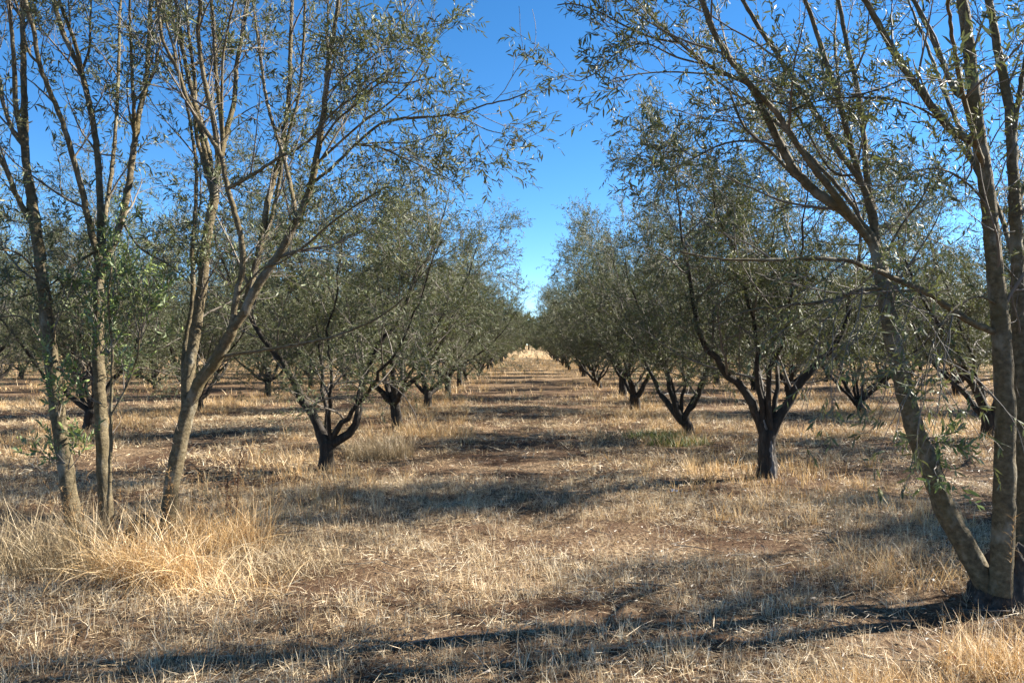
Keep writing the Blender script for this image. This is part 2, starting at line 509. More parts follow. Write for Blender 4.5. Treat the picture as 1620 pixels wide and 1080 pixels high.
lim = [(ext(px_limb(R1X, R1D, [(1208, 690), (1196, 655), (1178, 620), (1150, 585), (1126, 545), (1108, 500)], -0.2), 1.9, 1.6), 0.08),
       (ext(px_limb(R1X, R1D, [(1216, 690), (1236, 655), (1250, 615), (1275, 570), (1303, 520), (1318, 470)], 0.2), 1.9, 1.4), 0.08),
       (ext(px_limb(R1X, R1D, [(1212, 690), (1216, 640), (1224, 590), (1228, 540), (1225, 480)], 0.5), 1.9, 0.5), 0.045),
       (ext(px_limb(R1X, R1D, [(1210, 690), (1202, 640), (1196, 590), (1188, 530), (1170, 470)], -0.6), 1.8, 0.5), 0.05),
       (ext(px_limb(R1X, R1D, [(1214, 690), (1222, 640), (1232, 590), (1250, 540), (1258, 480)], -1.0), 1.7, 0.5), 0.05),
       (ext(px_limb(R1X, R1D, [(1210, 690), (1205, 640), (1190, 600), (1180, 560), (1160, 500)], 1.1), 1.7, 0.5), 0.05)]
protos['right_first'] = make_row_tree(1, lim, np.array([[0, 0, -0.1], [0.01, 0, 0.1], [0.0, 0, 0.35], [0.015, 0, 0.54]]), 0.105, 5.7, 16, 3.05, 0.06, 0.95)
for k in range(4):
    nl = [5, 4, 6, 4][k]
    th = 0.26 + 0.10 * (k % 3)
    az0 = rng.uniform(0, 360)
    lean = rng.normal(0, 0.05, 2)
    lim = []
    for j in range(nl):
        az = az0 + j * 360 / nl + rng.uniform(-18, 18)
        p0 = (lean[0], lean[1], th - 0.06)
        i0 = rng.uniform(34, 58)
        lim.append((limb_path(p0, az, i0, i0 * 0.4, rng.uniform(2.9, 3.7)), rng.uniform(0.045, 0.075)))
    for j in range(2):
        lim.append((limb_path((lean[0], lean[1], th - 0.05), rng.uniform(0, 360), 14, 8, rng.uniform(2.2, 3.0)), 0.045))
    protos[k] = make_row_tree(2 + k, lim, np.array([[0, 0, -0.1], [lean[0] * 0.3, lean[1] * 0.3, th * 0.35], [lean[0], lean[1], th]]),
                              rng.uniform(0.085, 0.115), rng.uniform(4.8, 5.3), 14 + (k % 2), 2.95, [0.04, 0.07, 0.02][k % 3], [0.72, 0.8, 0.65, 0.1][k])

m, nt, b = new_mat('pale_dead_wood')
r = ramp(nt, [(0.35, (0.05, 0.043, 0.038)), (0.7, (0.24, 0.215, 0.195))]); n1 = noise(nt, 30, 6, 0.6, objcoord(nt, (1, 1, 0.15)))
nt.links.new(n1.outputs['Fac'], r.inputs['Fac']); nt.links.new(r.outputs['Color'], b.inputs['Base Color']); b.inputs['Roughness'].default_value = 0.85
g = Geo()
dw = catmull(np.array([[0.05, -0.110, -0.02], [0.04, -0.082, 0.14], [0.02, -0.076, 0.28], [0.03, -0.072, 0.42], [-0.02, -0.060, 0.58], [-0.05, -0.05, 0.68]]), 0.025)
tubes(g, dw[None], (0.044 - 0.034 * np.linspace(0, 1, len(dw)) + 0.004 * np.sin(np.arange(len(dw)) * 1.7))[None], 10, gnarl=0.16)
dead_wood = ('bare_wood', g.mesh('bare_wood', True), m, None)

ORD = ['first', 'second', 'third', 'fourth', 'fifth', 'sixth', 'seventh', 'eighth', 'ninth', 'tenth', 'eleventh', 'twelfth', 'thirteenth',
       'fourteenth', 'fifteenth', 'sixteenth', 'seventeenth', 'eighteenth', 'nineteenth', 'twentieth']

def plant_tree(x, y, key, rot, sc, label, group):
    root = bpy.data.objects.new('olive_tree', None); COL.objects.link(root)
    root.empty_display_size = 0.3
    root.location = (x, y, float(ground_z(x, y))); root.rotation_euler = (0, 0, rot); root.scale = sc
    tag(root, label, 'olive tree', group)
    for name, me, mat, kind in protos[key]:
        o = link(name, me, mat, root)
        if kind: o['kind'] = kind
    return root

special = {('L', 0, 0): 'dark V-shaped olive tree left of the alley, thick limb leaning far left',
           ('R', 0, 0): 'olive tree right of the alley with pale bare wood on its short dark trunk'}
prng = random.Random(5)
def plant_rows():
    for side, x0, step in (('L', L1X, -5.4), ('R', R1X, 5.1)):
        word = 'left' if side == 'L' else 'right'
        for row in range(6):
            x = x0 + step * row
            last = [98, 84, 76, 72, 66, 62][row]
            start = (L1D if side == 'L' else R1D) if row == 0 else ((9.2, 13.6, 17.2, 22.4, 27.0) if side == 'L' else (8.3, 14.2, 18.0, 22.6, 27.4))[row - 1]
            n = 0; y = start; k = 0
            while y < last:
                jx, jy = (0, 0) if (row == 0 and k == 0) else (prng.uniform(-0.22, 0.22), prng.uniform(-0.3, 0.3))
                X_, Y_ = x + jx, y + jy
                inner = abs(X_) - 2.2
                edge = (CX / FPX if side == 'L' else (1620 - CX) / FPX)
                if inner < edge * (Y_ + 1.0):
                    first = row == 0 and k == 0
                    key = ('left_first' if side == 'L' else 'right_first') if first else (3 if (side, row, k) in (('L', 0, 3), ('L', 0, 5)) else prng.randrange(3 if row == 0 else 4))
                    if not first and prng.random() < 0.15:
                        key = prng.choice(['left_first', 'right_first'])
                    rot = 0 if first else prng.uniform(0, 6.283)
                    s = 1.0 if first else (1.14 if (side, row, k) == ('R', 1, 0) else prng.uniform(0.98, 1.2))
                    o = n + (1 if row == 0 else 0)        # the big tree in front is the first of its row
                    if row == 0:
                        lab = special.get((side, 0, k)) or '%s olive tree from the camera in the row lining the %s side of the alley' % (ORD[o], word)
                    else:
                        lab = '%s olive tree from the camera in the %s row %s of the alley' % (ORD[o], ORD[row], word)
                    rt = plant_tree(X_, Y_, key, rot, (s, s, s * (1 if first else prng.uniform(0.92, 1.06))), lab, 'olive trees planted in rows')
                    if first and side == 'R':
                        link(dead_wood[0], dead_wood[1], dead_wood[2], rt)
                    n += 1
                y += 5.0; k += 1
plant_rows()

# ------------------------------------------------------------------ the two big olive trees in front, stems traced limb by limb
class Hero:
    def __init__(self, name, label, ox, od):
        self.o = np.array([ox, od, float(ground_z(ox, od))])
        self.root = bpy.data.objects.new(name, None); COL.objects.link(self.root)
        self.root.empty_display_size = 0.3
        self.root.location = self.o
        tag(self.root, label, 'olive tree', 'olive trees planted in rows')
        self.paths = {}; self.objs = {}; self.thin = []
    def stem(self, key, pts, w0, w1, parent=None, dd=0.0, d0=None, extend=0.0, kind='limb', sides=12, gnarl=0.045, depths=None):
        """pts: photo pixels; w0, w1 widths in photo pixels at the ends"""
        if parent is not None:
            pp, pr = self.paths[parent]
            proj = np.stack([CX + FPX * pp[:, 0] / pp[:, 1], CY - FPX * (pp[:, 2] - EYE) / pp[:, 1]], 1)
            i = int(np.argmin(((proj - np.array(pts[0])) ** 2).sum(1)))
            d0 = pp[i, 1]
        n = len(pts)
        ds = [d0 + dd * (k / (n - 1)) for k in range(n)]
        path = [P(px, py, d) for (px, py), d in zip(pts, ds)]
        if parent is not None: path[0] = pp[i]
        path = np.array(path)
        r0, r1 = w0 * 0.76 / FPX * d0 / 2, w1 * 0.76 / FPX * ds[-1] / 2
        base = catmull(path, 0.05); nb = len(base)
        rad = r0 + (r1 - r0) * np.linspace(0, 1, nb)
        if extend:
            d = nrm(path[-1] - path[-2]); p = base[-1]; ex = []
            m = int(extend / 0.08)
            for k in range(m):
                d = nrm(d + np.array([0, 0, 0.035]) + rng.normal(0, 0.035, 3)); p = p + d * 0.08; ex.append(p)
            base = np.concatenate([base, np.array(ex)]); rad = np.concatenate([rad, r1 + (0.004 - r1) * np.linspace(0, 1, m)])
        if r0 > 0.012:
            base[1:] += rng.normal(0, 0.0022, (len(base) - 1, 3))
        knots = np.clip(rng.normal(0, 0.05, len(rad)), -0.04, 0.2)
        rad = rad * (1 + knots * (0.6 if r0 > 0.02 else 0.2))
        self.paths[key] = (base, rad)
        if r0 > 0.006:
            g = Geo(); tubes(g, (base - self.o)[None], rad[None], sides if r0 > 0.02 else 7, gnarl=gnarl)
            par = self.root
            if parent is not None and parent in self.objs and self.objs[parent].parent is self.root:
                par = self.objs[parent]
            elif parent is not None and parent in self.objs:
                par = self.objs[parent].parent
            self.objs[key] = link(kind, g.mesh(kind, True), M_BARK, par)
        else:
            self.thin.append((base, rad))
    def foliate(self, n2, n3, n4, nl, lmin=0.0, L2=(0.5, 1.2), skip=(), seedtone=(0, 1), up=0.05):
        br, tw, lf = Geo(), Geo(), Geo()
        for base, rad in self.thin:
            tubes(br, (base - self.o)[None], rad[None], 5)
        for key, (base, rad) in self.paths.items():
            if key in skip: continue
            pts = resample(base - self.o, 24)
            r = np.interp(np.linspace(0, 1, 24), np.linspace(0, 1, len(rad)), rad)
            L = np.linalg.norm(np.diff(pts, axis=0), axis=1).sum()
            zmin = 1.0 if key.startswith('low') else 1.55
            t0 = 0.12
            z = pts[:, 2]
            if z[0] < zmin:
                t0 = max(t0, np.argmax(z > zmin) / 24.0) if (z > zmin).any() else 1.0
            if t0 >= 0.98: continue
            fine = r[0] < 0.012
            cnt = max(2, int(n2 * L * (1 - t0) * (2.3 if fine else 2.4 if key.startswith('low') else 1.0)))
            LL = (0.14, 0.38) if fine else L2
            b2, r2 = children(pts[None], r[None], cnt, t0, 1.0, (22, 60), LL, 8, 0.09, up, 0.55, 0.0025, 0.3, 0.45)
            tubes(br, b2, r2, 5)
            b3, r3 = children(b2, r2, n3, 0.15, 1.0, (22, 60), (0.22, 0.6), 6, 0.11, 0.01, 0.6, 0.0016, 0.2, 0.4)
            tubes(br, b3, r3, 4, cap=False)
            b4, r4 = children(b3, r3, n4, 0.15, 1.0, (20, 60), (0.10, 0.30), 3, 0.14, 0.0, 0.7, 0.0011, 0.15, 0.3)
            bare = rng.uniform(0, 1, len(b3)) < (0.12 if fine else 0.30)          # some sprays have dropped their leaves
            b4, r4 = b4[~np.repeat(bare, n4)], r4[~np.repeat(bare, n4)]
            tubes(tw, b4, r4, 3, cap=False)
            leaves(lf, b4, nl, 0.055, 0.2, True)
            leaves(lf, b3[~bare], 8, 0.057, 0.55, True)
        for key, (base, rad) in self.paths.items():
            if rad[0] < 0.03: continue
            pts = resample(base - self.o, 40); r = np.interp(np.linspace(0, 1, 40), np.linspace(0, 1, len(rad)), rad)
            for cnt, LL, rf in ((7, (0.05, 0.1), 0.5), (9, (0.12, 0.4), 0.3)):
                b, q = children(pts[None], r[None], cnt, 0.15, 1.0, (45, 80), LL, 6, 0.16, 0.03, rf, 0.0016, 0.1, 0.2)
                if rf > 0.4: q = np.maximum(q * 2.2, 0.004)
                tubes(br, b, q, 5)
        tag(link('branches', br.mesh('branches', True), M_TWIG, self.root), kind='stuff')
        tag(link('twigs', tw.mesh('twigs', True), M_TWIG, self.root), kind='stuff')
        tag(link('crown', lf.mesh('crown', False, 'tone'), M_LEAF, self.root), kind='stuff')
    def sprouts(self, spots, name='sprout'):
        tw, lf = Geo(), Geo()
        for (px, py, d, dx, dz, L, n) in spots:
            p0 = (P(px, py, d) - self.o)
            n = max(2, int(n * 0.7)); dirs = nrm(np.array([[dx * 0.7, 0, dz + 0.25]]) + rng.normal(0, 0.3, (n, 3)))
            b2 = grow(np.repeat(p0[None], n, 0), dirs, rng.uniform(0.6, 1.25, n) * L, 7, 0.10, 0.05)
            r2 = np.repeat(np.linspace(0.0042, 0.0016, 8)[None], n, 0)
            tubes(tw, b2, r2, 4)
            b3, r3 = children(b2, r2, 4, 0.2, 1.0, (25, 60), (0.12, 0.32), 5, 0.1, 0.05, 0.7, 0.0012, 0.3, 0.3)
            tubes(tw, b3, r3, 3, cap=False)
            leaves(lf, b3, 12, 0.058, 0.1, True, 0.0, wid=0.24); leaves(lf, b2, 16, 0.06, 0.35, True, 0.0, wid=0.24)
        s = link(name + '_shoots', tw.mesh('shoots', True), M_TWIG, self.root); s['kind'] = 'stuff'
        l = link(name + '_leaves', lf.mesh('sprout_leaves', False, 'tone'), M_SPROUT, self.root); l['kind'] = 'stuff'

def stump(hero, cx, cd, rx, ry, h, seed, mat=None):
    """low gnarled root crown that the stems grow out of"""
    r_ = np.random.default_rng(seed)
    nu, nv = 80, 26
    th = np.arange(nu) / nu * 2 * np.pi
    V = []
    for v in range(nv):
        t = v / (nv - 1)
        prof = (1.18 - 0.35 * t) * math.sqrt(max(1 - (max(t - 0.55, 0) / 0.47) ** 2, 0.02))
        z = -0.06 + (h + 0.06) * t
        k = 1 + 0.13 * np.sin(th * 3 + seed + t * 2) + 0.09 * np.sin(th * 7 + t * 5 + np.sin(th * 2)) + 0.05 * np.sin(th * 13 - t * 9 + seed) + 0.035 * np.sin(th * 23 + t * 14) * np.sin(th * 3 + 9 * t) + 0.018 * r_.normal(0, 1, nu)
        k = k + 0.35 * (1 - t) ** 4 * (0.5 + 0.5 * np.sin(th * 5 + seed))
        V.append(np.stack([rx * prof * k * np.cos(th), ry * prof * k * np.sin(th), z + 0.05 * np.sin(th * 4 + seed) * t + 0.03 * np.sin(th * 9 + 3) * t + 0.008 * r_.normal(0, 1, nu) * t], 1))
    V = np.concatenate(V + [np.array([[0, 0, h * 0.93]])])
    v, u = np.meshgrid(np.arange(nv - 1), np.arange(nu), indexing='ij')
    a = v * nu + u; b_ = v * nu + (u + 1) % nu
    Q = np.stack([a, b_, b_ + nu, a + nu], -1).reshape(-1, 4)
    top = (nv - 1) * nu
    T = np.stack([top + np.arange(nu), top + (np.arange(nu) + 1) % nu, np.full(nu, nu * nv)], 1)
    V = V + np.array([cx, cd, float(ground_z(cx, cd))]) - hero.o
    return link('stump', mesh_from('stump', V, Q, T, True), mat or M_STUMP, hero.root)

# ---- left tree: three groups of stems rising from a burnt-looking stump
LX, LD = (190 - CX) / FPX * 5.9, 5.9
HL = Hero('olive_tree', 'tall olive tree at the left front, smooth stems rising out of long dry grass', LX, LD)
stump(HL, (205 - CX) / FPX * 5.95, 5.85, 0.36, 0.26, 0.22, 3, M_DARKBARK)
S = HL.stem
S('A', [(112, 850), (100, 770), (90, 700), (78, 620), (68, 540), (59, 450), (47, 365), (36, 285)], 34, 20, d0=6.0, dd=0.15, kind='stem')
S('A1', [(36, 285), (29, 230), (27, 140), (25, 60), (24, 0)], 17, 9, 'A', 0.1, extend=1.2)
S('A2', [(30, 240), (14, 160), (10, 80), (2, 10)], 12, 7, 'A1', -0.3, extend=0.7)
S('A3', [(40, 368), (18, 312), (0, 268), (-40, 190), (-70, 80)], 12, 7, 'A', -0.2, extend=0.8)
S('A4', [(22, 235), (6, 195), (-15, 120), (-30, 0)], 10, 6, 'A1', 0.4, extend=0.8)
S('A5', [(60, 440), (20, 400), (-20, 392)], 5, 3, 'A', -0.3)
S('A6', [(73, 570), (30, 505), (-10, 500)], 5, 3, 'A', 0.3)
S('B', [(168, 870), (160, 790), (155, 700), (150, 600), (148, 500), (150, 420), (152, 375)], 30, 19, d0=6.15, dd=0.3, kind='stem')
S('B1', [(152, 375), (150, 300), (145, 230), (135, 170), (120, 110), (104, 75), (88, 40), (76, 0)], 15, 9, 'B', 0.4, extend=1.2)
S('B1b', [(122, 115), (112, 70), (95, 25), (86, 0)], 9, 7, 'B1', -0.2, extend=0.9)
S('B1c', [(122, 108), (132, 75), (134, 30), (135, 0)], 6, 4, 'B1', 0.1, extend=0.6)
S('B2', [(150, 415), (134, 355), (122, 300), (108, 250), (90, 190), (65, 130), (52, 95), (43, 45), (30, 0)], 14, 8, 'B', -0.5, extend=1.0)
S('B2b', [(53, 97), (38, 82), (30, 60), (20, 20)], 6, 4, 'B2', 0.1, extend=0.6)
S('B3', [(152, 430), (178, 370), (195, 300), (205, 230), (214, 175), (222, 138), (228, 80), (232, 0)], 16, 8, 'B', 0.5, extend=1.1)
S('B3b', [(205, 225), (204, 150), (200, 60), (198, 0)], 9, 5, 'B3', -0.3, extend=0.8)
S('B3c', [(222, 140), (240, 100), (248, 50), (252, 0)], 6, 4, 'B3', 0.2, extend=0.7)
S('B4', [(163, 850), (168, 740), (169, 640), (171, 560), (165, 480), (170, 420)], 9, 4, d0=5.85, dd=-0.1, kind='stem')
S('B5', [(169, 660), (195, 610), (212, 560), (215, 520)], 5, 3, 'B4', -0.1)
S('B6', [(152, 390), (105, 420), (70, 450), (20, 470)], 6, 3, 'B', -0.5)
S('B7', [(185, 345), (215, 390), (265, 420), (300, 450)], 6, 3, 'B3', -0.4)
S('C', [(258, 860), (266, 780), (280, 705), (292, 655), (297, 635)], 34, 30, d0=6.05, dd=0.0, kind='stem', gnarl=0.035)
S('C1', [(294, 650), (293, 600), (302, 540), (316, 450), (322, 380), (334, 315), (338, 285)], 25, 19, 'C', 0.25)
S('C1a', [(337, 292), (322, 250), (310, 190), (298, 140), (284, 75), (273, 0)], 11, 7, 'C1', 0.3, extend=1.1)
S('C1b', [(338, 288), (340, 240), (332, 180), (318, 120), (309, 55), (312, 0)], 12, 8, 'C1', -0.3, extend=1.1)
S('C1c', [(340, 290), (348, 225), (343, 165), (337, 110), (334, 45), (330, 0)], 11, 7, 'C1', 0.1, extend=1.1)
S('C1d', [(346, 240), (358, 190), (367, 155), (371, 97), (381, 42), (388, 0)], 12, 7, 'C1c', 0.4, extend=1.0)
S('C1e', [(347, 215), (347, 130), (351, 70), (366, 0)], 7, 4, 'C1c', -0.2, extend=0.8)
S('C1f', [(334, 315), (318, 255), (305, 205), (303, 120), (292, 40), (290, 0)], 10, 6, 'C1', 0.5, extend=0.9)
S('C2', [(297, 640), (312, 605), (338, 570), (358, 535), (364, 520)], 26, 22, 'C', -0.15)
S('C2a', [(364, 522), (370, 470), (380, 425), (379, 380), (368, 335), (356, 295), (345, 245), (328, 215), (303, 178), (288, 145), (274, 103), (252, 60), (243, 0)], 14, 6, 'C2', -0.3, extend=0.9)
S('C2a2', [(275, 105), (270, 75), (260, 40), (247, 0)], 6, 4, 'C2a', 0.1, extend=0.7)
S('C2b', [(364, 520), (382, 495), (402, 455), (440, 400), (468, 345), (488, 298), (500, 240), (508, 190), (513, 150), (518, 95), (527, 45), (533, 0)], 20, 8, 'C2', -0.3, extend=1.1)
S('C2c', [(514, 110), (516, 50), (517, 0)], 6, 4, 'C2b', 0.1, extend=0.7)
S('C2d', [(372, 290), (400, 272), (440, 247), (470, 232), (492, 215), (520, 180), (560, 150), (600, 120)], 8, 3, 'C2a', -0.4)
S('C2e', [(440, 412), (475, 392), (510, 362), (545, 335), (600, 300)], 6, 3, 'C2b', -0.2)
S('C3', [(300, 628), (318, 590), (352, 540), (385, 475), (408, 392), (420, 322), (431, 280), (443, 235), (455, 140), (457, 60), (460, 0)], 18, 7, 'C', 0.9, extend=0.8)
S('C3b', [(410, 390), (425, 350), (440, 280), (446, 240), (470, 150), (478, 60), (480, 0)], 9, 5, 'C3', 0.3, extend=0.7)
S('C4', [(294, 650), (286, 600), (289, 545), (300, 480), (300, 400), (304, 330), (306, 260), (296, 190)], 13, 6, 'C', 0.6, extend=1.0)
S('C5', [(358, 575), (400, 556), (456, 547), (520, 533), (560, 520), (605, 498), (640, 470)], 8, 3, 'C2', -0.4)
S('C6', [(380, 470), (410, 425), (440, 415), (470, 395)], 5, 3, 'C2a', -0.2)
# the long sprays reaching out over the alley
S('F1', [(490, 292), (525, 262), (560, 228), (600, 196), (640, 185), (685, 183), (730, 178), (770, 164), (805, 157), (838, 143)], 7, 2.5, 'C2b', -0.3)
S('F2', [(498, 255), (540, 220), (575, 190), (610, 165), (640, 138), (665, 102), (688, 62)], 6, 2.5, 'C2b', 0.2)
S('F3', [(560, 226), (600, 224), (640, 225), (672, 218), (700, 205)], 4, 2, 'F1', 0.1)
S('F4', [(560, 228), (600, 232), (640, 250), (680, 268), (728, 292)], 4, 2, 'F1', -0.2)
S('F5', [(502, 225), (530, 190), (560, 165), (600, 130), (640, 130), (690, 120)], 5, 2, 'C2b', -0.5)
S('F6', [(512, 150), (545, 120), (590, 85), (625, 40), (650, 0)], 5, 2.5, 'C2b', 0.3)
S('F7', [(700, 182), (740, 190), (770, 205), (800, 212)], 3, 2, 'F1', 0.1)
S('D1', [(338, 290), (322, 220), (300, 140), (280, 60)], 10, 6, 'C1', 1.5, extend=0.8)
S('D2', [(152, 380), (165, 300), (175, 210), (180, 110), (182, 20)], 10, 6, 'B', 1.4, extend=0.8)
S('D3', [(470, 345), (450, 260), (420, 160), (405, 60)], 10, 6, 'C2b', 1.4, extend=0.8)
HL.foliate(2.9, 5, 3, 10, skip=('C', 'C2', 'B4', 'C5'), L2=(0.45, 1.05))
HL.sprouts([(150, 520, 6.2, -0.3, 0.5, 0.5, 6), (152, 560, 6.1, 0.6, 0.4, 0.55, 7), (171, 470, 5.8, 0.4, 0.7, 0.5, 7), (165, 560, 5.8, -0.3, 0.7, 0.5, 6),
            (215, 540, 5.8, 0.4, 0.6, 0.5, 8), (150, 440, 6.3, 0.5, 0.3, 0.5, 6), (80, 600, 6.0, 0.5, 0.4, 0.35, 4), (85, 660, 6.0, -0.2, 0.6, 0.3, 3),
            (95, 735, 5.95, -0.7, 0.1, 0.35, 3), (100, 745, 5.95, 0.5, 0.3, 0.25, 3), (155, 640, 5.95, -0.6, 0.5, 0.4, 4), (190, 620, 5.8, 0.5, 0.6, 0.4, 4),
            (240, 520, 5.9, 0.1, 0.7, 0.4, 4), (120, 470, 6.0, -0.4, 0.4, 0.4, 4)], 'sprout')

# ---- right tree
RX, RD = (1570 - CX) / FPX * 4.95, 4.95
HR = Hero('olive_tree', 'tall olive tree at the right front, three smooth bare stems from one gnarled stump', RX, RD)
stump(HR, (1585 - CX) / FPX * 5.0, 4.98, 0.22, 0.17, 0.30, 8)
S = HR.stem
S('A', [(1560, 935), (1538, 895), (1515, 852), (1490, 808), (1466, 742), (1442, 682), (1426, 622), (1412, 560), (1400, 500), (1391, 445), (1384, 405)], 46, 29, d0=4.92, dd=0.25, kind='stem', gnarl=0.035)
S('A1', [(1386, 412), (1368, 372), (1330, 335), (1290, 308), (1255, 272), (1236, 237), (1212, 188), (1186, 138), (1152, 92), (1126, 50), (1108, 0)], 24, 9, 'A', 0.2, extend=1.0)
S('A2', [(1376, 388), (1345, 347), (1305, 293), (1275, 255), (1250, 215), (1225, 180), (1198, 150), (1170, 118), (1140, 75), (1118, 20), (1100, -40)], 16, 7, 'A1', -0.35, extend=0.9)
S('A3', [(1290, 310), (1252, 278), (1220, 245), (1190, 217), (1172, 195), (1150, 140)], 9, 4, 'A1', 0.4)
S('A4', [(1384, 400), (1376, 335), (1352, 280), (1322, 240), (1282, 172), (1246, 120), (1224, 82), (1200, 48), (1172, 0)], 15, 8, 'A', 0.3, extend=1.1)
S('A5', [(1360, 290), (1343, 235), (1322, 155), (1302, 95), (1286, 45), (1270, 0)], 13, 8, 'A4', -0.2, extend=1.1)
S('A6', [(1378, 345), (1368, 290), (1362, 220), (1350, 130), (1336, 70), (1322, 0)], 13, 8, 'A4', 0.35, extend=1.1)
S('A7', [(1182, 136), (1156, 122), (1119, 104), (1076, 70), (1046, 42), (1012, 8), (985, -30)], 9, 4, 'A1', -0.2, extend=0.4)
S('A8', [(1076, 70), (1030, 60), (985, 40), (945, 18), (905, 6), (882, 8)], 5, 2.5, 'A7', -0.1)
S('A9', [(1119, 106), (1070, 92), (1020, 70), (975, 85), (948, 112), (918, 128)], 4.5, 2.2, 'A7', 0.2)
S('A10', [(1156, 124), (1110, 118), (1060, 115), (1010, 118), (970, 125)], 4.5, 2.2, 'A7', -0.3)
S('A11', [(1236, 240), (1190, 225), (1140, 230), (1080, 260), (1050, 270)], 5, 2.5, 'A1', -0.3)
S('A12', [(1394, 455), (1350, 462), (1300, 477), (1230, 485), (1180, 492), (1130, 515)], 9, 3, 'A', -0.5)
S('A13', [(1352, 284), (1310, 270), (1250, 175), (1190, 165), (1130, 180)], 5, 2.5, 'A4', -0.3)
S('A14', [(1386, 420), (1420, 360), (1450, 320), (1470, 280)], 7, 3, 'A', 0.2)
S('B', [(1572, 935), (1576, 870), (1579, 760), (1580, 640), (1574, 520), (1566, 430), (1556, 330), (1548, 270), (1541, 220), (1532, 140), (1525, 70), (1514, 0)], 46, 21, d0=4.85, dd=0.0, kind='stem', extend=1.4, gnarl=0.035)
S('B1', [(1543, 240), (1522, 222), (1498, 208), (1474, 180), (1446, 140), (1420, 105), (1400, 70), (1380, 30), (1362, 0)], 17, 11, 'B', -0.2, extend=1.2)
S('B2', [(1534, 165), (1512, 155), (1494, 125), (1478, 85), (1460, 45), (1438, 0)], 12, 8, 'B', 0.3, extend=1.1)
S('B3', [(1566, 535), (1520, 505), (1470, 470), (1420, 446), (1370, 425), (1330, 412), (1250, 411), (1180, 412), (1120, 408), (1075, 398)], 15, 4, 'B', -0.45)
S('B4', [(1478, 205), (1460, 165), (1430, 130), (1400, 140), (1350, 155), (1320, 158)], 5, 2.5, 'B1', -0.2)
S('B5', [(1490, 205), (1450, 175), (1400, 160), (1340, 157), (1280, 165), (1240, 182)], 5, 2.5, 'B1', 0.2)
S('B6', [(1556, 330), (1520, 290), (1480, 270), (1440, 275), (1400, 300)], 5, 2.5, 'B', -0.4)
S('B7', [(1570, 480), (1540, 470), (1500, 490), (1470, 540), (1455, 600)], 5, 2, 'B', -0.4)
S('C', [(1606, 925), (1611, 850), (1613, 760), (1608, 640), (1603, 540), (1600, 420), (1595, 300), (1590, 200), (1584, 150), (1570, 80), (1556, 0)], 40, 14, d0=5.1, dd=0.5, kind='stem', extend=1.2, gnarl=0.035)
S('C1', [(1592, 235), (1603, 160), (1612, 110), (1622, 50), (1630, 0)], 12, 8, 'C', 0.1, extend=1.0)
S('C2', [(1606, 600), (1630, 550), (1680, 480), (1720, 400)], 14, 7, 'C', -0.3, extend=0.8)
S('C3', [(1595, 330), (1625, 260), (1660, 150), (1690, 50)], 12, 7, 'C', 0.3, extend=1.0)
S('low1', [(1609, 590), (1680, 545), (1790, 520), (1900, 500), (2000, 520)], 14, 5, 'C', 0.9)
S('low2', [(1604, 560), (1700, 470), (1850, 400), (2000, 350)], 15, 6, 'C', 1.3, extend=0.5)
S('low3', [(1609, 640), (1690, 600), (1800, 590), (1900, 610)], 10, 4, 'C', 1.4)
S('low4', [(1601, 470), (1690, 400), (1830, 320), (1980, 280)], 14, 6, 'C', 0.4, extend=0.6)
S('low5', [(1600, 450), (1650, 400), (1720, 370), (1790, 350)], 12, 5, 'C', 2.0, extend=0.6)
S('D1', [(1390, 440), (1372, 340), (1345, 240), (1325, 150), (1318, 80)], 12, 6, 'A', 1.7, extend=0.9)
S('D2', [(1556, 330), (1532, 255), (1492, 160), (1455, 60)], 12, 6, 'B', 1.6, extend=0.9)
S('D3', [(1600, 430), (1570, 330), (1520, 245), (1470, 170)], 11, 6, 'C', 1.6, extend=0.7)
S('D4', [(1384, 405), (1340, 320), (1270, 240), (1220, 190), (1160, 150)], 11, 5, 'A', 1.5, extend=0.6)
S('D5', [(1548, 270), (1520, 170), (1500, 60), (1490, -40)], 12, 6, 'B', -1.2, extend=0.8)
HR.foliate(2.5, 5, 3, 9, L2=(0.5, 1.2))
HR.sprouts([(1455, 690, 4.9, 0.3, -0.4, 0.2, 2), (1470, 740, 4.9, 0.2, -0.2, 0.2, 2)], 'stem_sprout')
# hanging sprays below the low horizontal branch
tw, lf = Geo(), Geo()
hang = [(1400, 445, 4.7, -0.3, 1.0), (1440, 470, 4.7, -0.5, 1.1), (1360, 455, 4.6, -0.3, 1.0), (1455, 590, 4.55, -0.5, 0.75), (1470, 560, 4.5, -0.2, 0.9), (1330, 470, 4.65, -0.5, 0.9), (1500, 500, 4.6, -0.15, 1.0)]
for (px, py, d, dx, L) in hang:
    n = 3
    p0 = P(px, py, d) - HR.o
    b2 = grow(np.repeat(p0[None], n, 0), nrm(np.array([[dx, -0.1, -0.5]]) + rng.normal(0, 0.25, (n, 3))), rng.uniform(0.7, 1.05, n) * L, 10, 0.09, -0.10)
    r2 = np.repeat(np.linspace(0.0035, 0.0015, 11)[None], n, 0)
    tubes(tw, b2, r2, 4)
    b3, r3 = children(b2, r2, 5, 0.3, 1.0, (25, 60), (0.1, 0.28), 4, 0.1, -0.08, 0.7, 0.0011, 0.0, 0.3)
    tubes(tw, b3, r3, 3, cap=False)
    leaves(lf, b3[rng.uniform(0, 1, len(b3)) < 0.55], 7, 0.062, 0.3, True, 0.3)
tag(link('hanging_twigs', tw.mesh('hanging_twigs', True), M_TWIG, HR.root), kind='stuff')
tag(link('hanging_leaves', lf.mesh('hanging_leaves', False, 'tone'), M_LEAF, HR.root), kind='stuff')

